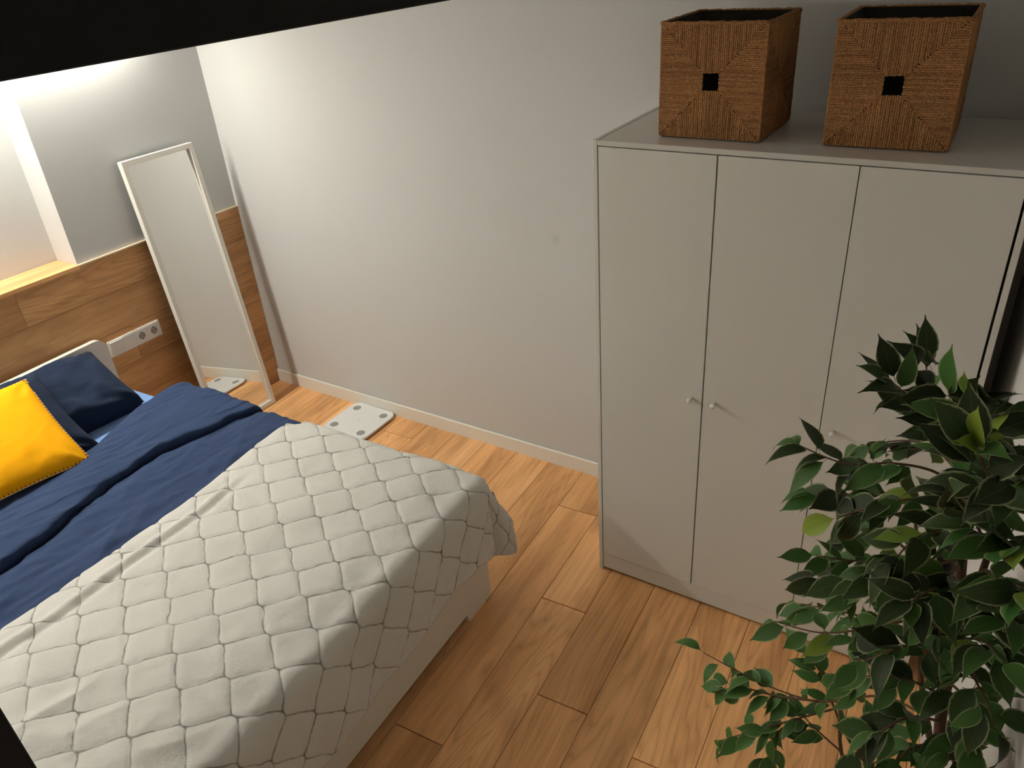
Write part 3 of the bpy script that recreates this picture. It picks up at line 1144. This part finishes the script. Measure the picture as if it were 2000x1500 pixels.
def bl_disp(UV):
    d = cell_dist(UV)
    nz = np.zeros(d.shape)
    for i in range(d.shape[0]):
        for j in range(d.shape[1]):
            q = Vector((UV[i, j, 0] * 42, UV[i, j, 1] * 42, 0.5))
            nz[i, j] = noise.noise(q) + 0.6 * noise.noise(q * 2.1)
    patch = np.clip(0.35 + 0.9 * np.array([[noise.noise(Vector((UV[i, j, 0] * 9, UV[i, j, 1] * 9, 4.0))) for j in range(d.shape[1])] for i in range(d.shape[0])]), 0.1, 1.2)
    return 0.0058 * (1 - np.exp(-d / 0.0062)) - 0.003 + 0.0007 * nz * np.clip(patch - 0.35, 0, 1) * np.minimum(1, d / 0.01)
bla = bed_thing(sheet('blanket', 230, 370, bl_pos, M['blanket'], disp=bl_disp))
sol = bla.modifiers.new('thickness', 'SOLIDIFY')
sol.thickness = 0.006
sol.offset = -1
tag(bla, 'light grey quilted fleece blanket spread over the foot of the bed', 'blanket')

# pillows and cushion
def pillow_mesh(name, w, h, T, seed, n=56, pinch=0.07, wrinkle=0.008, expo=0.45, corner_in=0.0):
    rng = random.Random(seed)
    V, F = [], []
    off = rng.uniform(0, 50)
    def pt(a, b, side):
        x = w / 2 * a * (1 - pinch * (1 - b * b) * a * a)
        y = h / 2 * b * (1 - pinch * (1 - a * a) * b * b)
        prof = max(0.0, (1 - a ** 4) * (1 - b ** 4)) ** expo
        z = T / 2 * prof
        k = min(1.0, max(0.0, 1 - max(abs(a), abs(b))) * 5)
        wr = fbm(x * 9 + off, y * 9, side * 3.0, 3) * wrinkle
        # radial gathers from the corners
        ca_ = math.atan2(1.05 - abs(b), 1.05 - abs(a))
        rad = math.hypot(1 - abs(a), 1 - abs(b))
        wr += (0.006 + wrinkle * 0.75) * math.sin(ca_ * 8 + off + a * 2) * math.exp(-(rad / 0.42) ** 2) * min(1, rad * 6) * (1 if wrinkle > 0 else 0)
        return (x, y, side * (z + wr * k) + fbm(x * 4 + off, y * 4, 20, 2) * wrinkle * 0.8)
    for side in (1, -1):
        for i in range(n + 1):
            for j in range(n + 1):
                V.append(pt(-1 + 2 * i / n, -1 + 2 * j / n, side))
    m = (n + 1) * (n + 1)
    for sidx in (0, 1):
        for i in range(n):
            for j in range(n):
                q = [sidx * m + i * (n + 1) + j, sidx * m + (i + 1) * (n + 1) + j, sidx * m + (i + 1) * (n + 1) + j + 1, sidx * m + i * (n + 1) + j + 1]
                F.append(tuple(q) if sidx == 0 else tuple(reversed(q)))
    def ringi(k):
        if k < n: return (k, 0)
        if k < 2 * n: return (n, k - n)
        if k < 3 * n: return (3 * n - k, n)
        return (0, 4 * n - k)
    for k in range(4 * n):
        (i0, j0), (i1, j1) = ringi(k), ringi((k + 1) % (4 * n))
        a_, b_ = i0 * (n + 1) + j0, i1 * (n + 1) + j1
        F.append((a_, m + a_, m + b_, b_))
    me = mesh(name, V, F, True)
    fix_normals(me)
    return me

def place(o, c, ex, ey):
    """ex, ey: world directions of local x and y"""
    ex = Vector(ex).normalized()
    ey = Vector(ey)
    ey = (ey - ex * ey.dot(ex)).normalized()
    ez = ex.cross(ey)
    o.matrix_world = Matrix(((ex.x, ey.x, ez.x, c[0]), (ex.y, ey.y, ez.y, c[1]), (ex.z, ey.z, ez.z, c[2]), (0, 0, 0, 1)))
    return o

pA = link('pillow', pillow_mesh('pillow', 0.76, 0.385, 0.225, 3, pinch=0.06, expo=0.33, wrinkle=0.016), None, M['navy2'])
place(pA, (0.245, -1.470, 0.655), (0.05, 1, -0.02), (-0.87, 0.03, 0.40))
tag(pA, 'dark navy pillow leaning on the headboard, its end next to the socket plate', 'pillow', 'navy pillows')
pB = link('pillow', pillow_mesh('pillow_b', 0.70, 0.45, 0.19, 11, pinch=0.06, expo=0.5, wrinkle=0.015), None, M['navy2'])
place(pB, (0.405, -1.765, 0.70), (0.04, 1, 0.0), (-0.80, 0, 0.58))
tag(pB, 'dark navy pillow behind the mustard cushion, in front of the other pillow', 'pillow', 'navy pillows')

cu = thing('cushion', 'mustard yellow square cushion with stitched edge propped on the navy pillows', 'cushion')
c1, c2 = Vector((0.315, -1.485, 0.855)), Vector((0.725, -1.535, 0.61))
ey = (c1 - c2)
side = ey.length
ex = Vector((0.0, 1.0, 0.0))
ex = (ex - ey.normalized() * ex.dot(ey.normalized())).normalized()
cen = (c1 + c2) / 2 - ex * side / 2
place(cu, cen, ex, ey)
cov = link('cover', pillow_mesh('cushion_cover', side, side, 0.12, 21, pinch=0.05, wrinkle=0.005, expo=0.6), cu, M['orange'])
st = []
nst = 30
def cedge(a, b):
    p = 0.05
    return (side / 2 * a * (1 - p * (1 - b * b) * a * a), side / 2 * b * (1 - p * (1 - a * a) * b * b))
for k in range(nst):
    b = -0.95 + 1.9 * k / (nst - 1)
    for e in range(4):
        q0, q1 = [cedge(1.0, b), cedge(b, -1.0), cedge(-1.0, b), cedge(b, 1.0)][e], [cedge(0.955, b), cedge(b, -0.955), cedge(-0.955, b), cedge(b, 0.955)][e]
        st.append(tube_vf([(q0[0], q0[1], 0.004), (q1[0], q1[1], 0.013)], [0.0019, 0.0014], 5))
sto = vf_obj('edge_stitching', join_vf(*st), M['stitch'], cu)
loop = []
for e in range(4):
    for k in range(24):
        b = -1 + 2 * k / 24
        loop.append([cedge(1, b), cedge(-b, 1), cedge(-1, -b), cedge(b, -1)][e])
loop.append(loop[0])
vf_obj('piping', tube_vf([(x, y, 0.0) for x, y in loop], [0.003] * len(loop), 6), M['orange_edge'], cu, smooth=True)

# ================================================================== artificial ficus by the right wall
STEMS=[
  [(3.724,-1.66,0.981),(3.712,-1.66,1.115),(3.698,-1.64,1.277),(3.677,-1.62,1.441),(3.656,-1.6,1.55),(3.62,-1.58,1.622),(3.591,-1.56,1.671)],
  [(3.7,-1.65,1.24),(3.701,-1.7,1.426),(3.7,-1.74,1.548),(3.696,-1.78,1.648),(3.689,-1.8,1.739)],
  [(3.708,-1.62,1.008),(3.662,-1.56,1.124),(3.629,-1.52,1.291),(3.596,-1.5,1.404)],
  [(3.728,-1.6,0.907),(3.653,-1.55,0.75),(3.581,-1.5,0.684),(3.55,-1.48,0.798),(3.545,-1.48,0.912)],
]
TWIGS=[
  [(3.615,-1.57,1.624),(3.584,-1.56,1.674),(3.567,-1.56,1.719)],
  [(3.617,-1.57,1.615),(3.569,-1.6,1.665),(3.529,-1.62,1.711)],
  [(3.626,-1.58,1.614),(3.617,-1.62,1.672),(3.609,-1.64,1.716)],
  [(3.641,-1.6,1.594),(3.636,-1.66,1.684),(3.641,-1.7,1.754)],
  [(3.65,-1.6,1.568),(3.66,-1.7,1.69),(3.666,-1.74,1.764)],
  [(3.659,-1.6,1.542),(3.608,-1.6,1.564),(3.552,-1.62,1.573),(3.488,-1.63,1.558),(3.417,-1.62,1.563)],
  [(3.655,-1.6,1.56),(3.608,-1.5,1.539),(3.558,-1.45,1.513),(3.5,-1.42,1.468)],
  [(3.6,-1.5,1.405),(3.557,-1.55,1.465),(3.514,-1.58,1.47),(3.449,-1.6,1.461)],
  [(3.665,-1.6,1.504),(3.605,-1.68,1.564),(3.555,-1.7,1.55),(3.502,-1.7,1.506)],
  [(3.625,-1.52,1.313),(3.57,-1.5,1.335),(3.527,-1.5,1.33),(3.5,-1.52,1.297)],
  [(3.629,-1.52,1.291),(3.573,-1.55,1.316),(3.518,-1.58,1.323),(3.465,-1.6,1.328)],
  [(3.679,-1.62,1.431),(3.627,-1.7,1.454),(3.564,-1.72,1.421),(3.488,-1.7,1.375)],
  [(3.639,-1.55,1.247),(3.583,-1.52,1.219),(3.524,-1.5,1.166)],
  [(3.693,-1.63,1.324),(3.632,-1.68,1.328),(3.564,-1.7,1.289),(3.503,-1.7,1.25),(3.431,-1.68,1.219)],
  [(3.653,-1.56,1.173),(3.567,-1.5,1.125),(3.489,-1.47,1.086),(3.426,-1.45,1.051)],
  [(3.695,-1.62,1.057),(3.616,-1.55,0.986),(3.508,-1.52,0.868),(3.397,-1.5,0.828),(3.315,-1.5,0.839),(3.247,-1.5,0.852)],
  [(3.508,-1.52,0.868),(3.425,-1.52,0.833),(3.358,-1.52,0.817),(3.313,-1.52,0.79)],
  [(3.555,-1.48,0.836),(3.501,-1.5,0.798),(3.413,-1.52,0.72),(3.314,-1.52,0.604)],
  [(3.472,-1.5,0.762),(3.434,-1.5,0.691),(3.42,-1.5,0.586)],
  [(3.559,-1.48,0.769),(3.52,-1.45,0.813),(3.488,-1.43,0.857),(3.461,-1.42,0.873)],
  [(3.571,-1.49,0.7),(3.515,-1.46,0.697),(3.476,-1.45,0.714)],
  [(3.573,-1.5,0.66),(3.619,-1.48,0.757),(3.626,-1.46,0.824)],
  [(3.694,-1.79,1.687),(3.696,-1.84,1.738),(3.701,-1.88,1.771)],
  [(3.699,-1.76,1.6),(3.708,-1.84,1.649),(3.716,-1.88,1.669)],
  [(3.7,-1.72,1.503),(3.717,-1.82,1.577),(3.73,-1.9,1.636)],
  [(3.699,-1.7,1.435),(3.719,-1.8,1.506),(3.736,-1.88,1.567)],
  [(3.702,-1.65,1.289),(3.72,-1.76,1.408),(3.743,-1.84,1.461)],
  [(3.7,-1.64,1.266),(3.717,-1.74,1.332),(3.745,-1.8,1.336),(3.763,-1.82,1.315)],
  [(3.706,-1.65,1.192),(3.725,-1.72,1.245),(3.748,-1.76,1.221),(3.761,-1.77,1.179)],
  [(3.7,-1.65,1.24),(3.653,-1.74,1.341),(3.615,-1.78,1.349),(3.584,-1.78,1.309)],
  [(3.709,-1.65,1.155),(3.654,-1.7,1.216),(3.609,-1.72,1.224),(3.566,-1.72,1.191)],
  [(3.714,-1.66,1.103),(3.666,-1.74,1.18),(3.629,-1.78,1.164),(3.608,-1.78,1.096)],
  [(3.718,-1.66,1.05),(3.68,-1.72,1.084),(3.663,-1.75,1.069)],
  [(3.717,-1.66,1.064),(3.743,-1.72,1.155),(3.73,-1.76,1.131)],
  [(3.672,-1.62,1.47),(3.641,-1.72,1.546),(3.611,-1.76,1.555),(3.593,-1.78,1.526)],
  [(3.689,-1.63,1.345),(3.652,-1.75,1.467),(3.63,-1.8,1.481)],
  [(3.7,-1.74,1.548),(3.667,-1.8,1.644),(3.644,-1.84,1.697)],
  [(3.696,-1.78,1.648),(3.668,-1.84,1.736),(3.65,-1.86,1.78)],
  [(3.658,-1.6,1.541),(3.676,-1.68,1.604),(3.682,-1.7,1.646)],
  [(3.681,-1.62,1.421),(3.662,-1.72,1.466),(3.66,-1.76,1.429),(3.674,-1.78,1.403)],
  [(3.629,-1.52,1.291),(3.647,-1.45,1.29),(3.655,-1.42,1.319)],
  [(3.545,-1.48,0.912),(3.563,-1.44,0.944),(3.57,-1.42,1.005)],
]
fic = thing('ficus_tree', 'leafy dark green ficus tree with pale leaf edges beside the right wall', 'plant', (3.60, -1.62, 0))
FO = Vector((3.60, -1.62, 0))
def rel(L):
    return [tuple(Vector(p) - FO) for p in L]
vf_obj('pot', lathe_vf([(0.10, 0.0), (0.105, 0.004), (0.13, 0.24), (0.132, 0.25), (0.126, 0.25), (0.12, 0.22)], 32), M['pot'], fic, smooth=False)
vf_obj('soil', lathe_vf([(0.119, 0.205), (0.1195, 0.215), (0.06, 0.222)], 24), M['soil'], fic)
trunk = [(3.60, -1.62, 0.21), (3.63, -1.63, 0.45), (3.69, -1.65, 0.75)] + STEMS[0]
def smooth_path(L, k=4):
    P = [Vector(p) for p in L]
    out = []
    for i in range(len(P) - 1):
        p0, p1, p2, p3 = P[max(i - 1, 0)], P[i], P[i + 1], P[min(i + 2, len(P) - 1)]
        for q in range(k):
            t = q / k
            out.append(0.5 * ((2 * p1) + (p2 - p0) * t + (2 * p0 - 5 * p1 + 4 * p2 - p3) * t * t + (3 * p1 - p0 - 3 * p2 + p3) * t ** 3))
    out.append(P[-1])
    return out
tp = smooth_path(trunk)
vf_obj('trunk', tube_vf(rel(tp), [0.014 * (1 - 0.72 * i / (len(tp) - 1)) for i in range(len(tp))], 9), M['bark'], fic, smooth=True)
for s_ in STEMS[1:]:
    p_ = smooth_path(s_)
    vf_obj('branch', tube_vf(rel(p_), [0.0065 * (1 - 0.6 * i / (len(p_) - 1)) for i in range(len(p_))], 7), M['bark'], fic, smooth=True)

def leaf_mesh(name, bend, fold, width):
    st_ = [(0.0, 0.0), (0.05, 0.12), (0.13, 0.32), (0.25, 0.47), (0.4, 0.5), (0.56, 0.44), (0.7, 0.3), (0.82, 0.14), (0.9, 0.05), (1.0, 0.0)]
    V, F, UV = [], [], []
    stalk = 0.13
    # stalk: two thin quads
    V += [(-0.008, -stalk, 0.012), (0.008, -stalk, 0.012)]
    UV += [(0, 0), (0, 0)]
    rows = []
    for (l, w) in st_:
        w2_ = w * width
        ang = bend * l
        y = math.sin(ang) / bend if abs(bend) > 1e-3 else l
        z = -(1 - math.cos(ang)) / bend if abs(bend) > 1e-3 else 0
        r = []
        for u in (-1, 0, 1):
            r.append(len(V))
            V.append((u * max(w2_, 0.006) * math.cos(fold), y, z + abs(u) * w2_ * math.sin(fold)))
            UV.append((u * (1.0 if w > 0.01 else 0.0), l))
        rows.append(r)
    F.append((0, 1, rows[0][2], rows[0][0]))
    for i in range(len(rows) - 1):
        for k in range(2):
            F.append((rows[i][k], rows[i][k + 1], rows[i + 1][k + 1], rows[i + 1][k]))
    me = mesh(name, V, F, True, UV)
    me.materials.append(M['leaf'])
    return me
LEAF = [leaf_mesh('leaf_a', 0.5, 0.25, 0.47), leaf_mesh('leaf_b', 0.95, 0.42, 0.48), leaf_mesh('leaf_c', 0.2, 0.12, 0.52), leaf_mesh('leaf_d', 1.3, 0.3, 0.42)]
rng = random.Random(77)
LEAFS = []
def put_leaf(p, dirv, nrm, size):
    ey_ = Vector(dirv).normalized()
    ez_ = Vector(nrm) - ey_ * Vector(nrm).dot(ey_)
    if ez_.length < 1e-3:
        ez_ = Vector((0, 0, 1))
    ez_.normalize()
    ex_ = ey_.cross(ez_)
    tip = Vector(p) + ey_ * size
    lim = right_x(tip.y) - 0.012
    if tip.x > lim:
        ey_.x -= (tip.x - lim) / size
        ey_.normalize()
        ex_ = ey_.cross(ez_).normalized()
        ez_ = ex_.cross(ey_)
    me_l = rng.choice(LEAF)
    base = Vector(p) - FO + ey_ * 0.13 * size
    mtx = Matrix(((ex_.x, ey_.x, ez_.x, base.x), (ex_.y, ey_.y, ez_.y, base.y), (ex_.z, ey_.z, ez_.z, base.z), (0, 0, 0, 1))) @ Matrix.Scale(size, 4)
    dist_ = (Vector(p) - Vector((3.61827, -2.74445, 2.32970))).length
    LEAFS.append((size / dist_, me_l, mtx))

for ti_, tw in enumerate(TWIGS):
    p_ = smooth_path(tw, 6)
    L = [0.0]
    for i in range(1, len(p_)):
        L.append(L[-1] + (p_[i] - p_[i - 1]).length)
    vf_obj('twig', tube_vf(rel(p_), [0.0028 * (1 - 0.62 * i / (len(p_) - 1)) for i in range(len(p_))], 5), M['bark'], fic, smooth=True)
    total = L[-1]
    nl = max(5, min(10, int(round(total / 0.021))))
    for k in range(nl):
        dist = total * (0.22 + 0.78 * (k + 1) / nl) if k < nl - 1 else total
        dist = min(dist, total)
        i = max(1, min(len(p_) - 1, next((q for q in range(len(L)) if L[q] >= dist - 1e-6), len(p_) - 1)))
        t_ = (p_[i] - p_[i - 1]).normalized()
        sd = t_.cross(Vector((0, 0, 1)))
        if sd.length < 0.15:
            sd = Vector((math.cos(k * 2.4), math.sin(k * 2.4), 0))
        sd.normalize()
        sgn = 1 if k % 2 else -1
        upv = Vector((0, 0, 1))
        if k == nl - 1:
            dv_ = t_ + Vector((rng.uniform(-.25, .25), rng.uniform(-.25, .25), rng.uniform(-.2, .15)))
        else:
            dv_ = t_ * rng.uniform(0.5, 1.0) + sd * sgn * rng.uniform(0.35, 0.9) + upv * rng.uniform(-0.75, 0.3)
        nr = upv * rng.uniform(0.45, 1.0) + Vector((rng.uniform(-.6, .4), rng.uniform(-.8, .2), 0))
        put_leaf(p_[i], dv_, nr, rng.uniform(0.058, 0.084) if k else rng.uniform(0.05, 0.065))
    for k in range(5):
        i = rng.randrange(max(1, len(p_) // 4), len(p_))
        t_ = (p_[i] - p_[i - 1]).normalized()
        dv_ = t_ * rng.uniform(0.2, 0.9) + Vector((rng.uniform(-.7, .5), rng.uniform(-.8, .6), rng.uniform(-0.9, 0.5)))
        nr = Vector((rng.uniform(-.7, .4), rng.uniform(-.9, .3), rng.uniform(0.3, 1.0)))
        put_leaf(p_[i] + Vector((rng.uniform(-.01, .01), rng.uniform(-.01, .01), rng.uniform(-.01, .01))), dv_, nr, rng.uniform(0.05, 0.078))
LEAFS.sort(key=lambda q: -q[0])
for _, me_l, mtx in LEAFS[:300]:
    o = link('leaf', me_l, fic)
    o.matrix_local = mtx
V, F, UV = [], [], []
for _, me_l, mtx in LEAFS[300:]:
    n0 = len(V)
    uvl = me_l.uv_layers[0].data
    uvv = {}
    for lp in me_l.loops:
        uvv[lp.vertex_index] = tuple(uvl[lp.index].uv)
    for v_ in me_l.vertices:
        V.append(tuple(mtx @ v_.co))
        UV.append(uvv[v_.index])
    for f_ in me_l.polygons:
        F.append(tuple(n0 + q for q in f_.vertices))
if V:
    fo = link('small_foliage', mesh('small_foliage', V, F, True, UV), fic, M['leaf'])
    fo['kind'] = 'stuff'
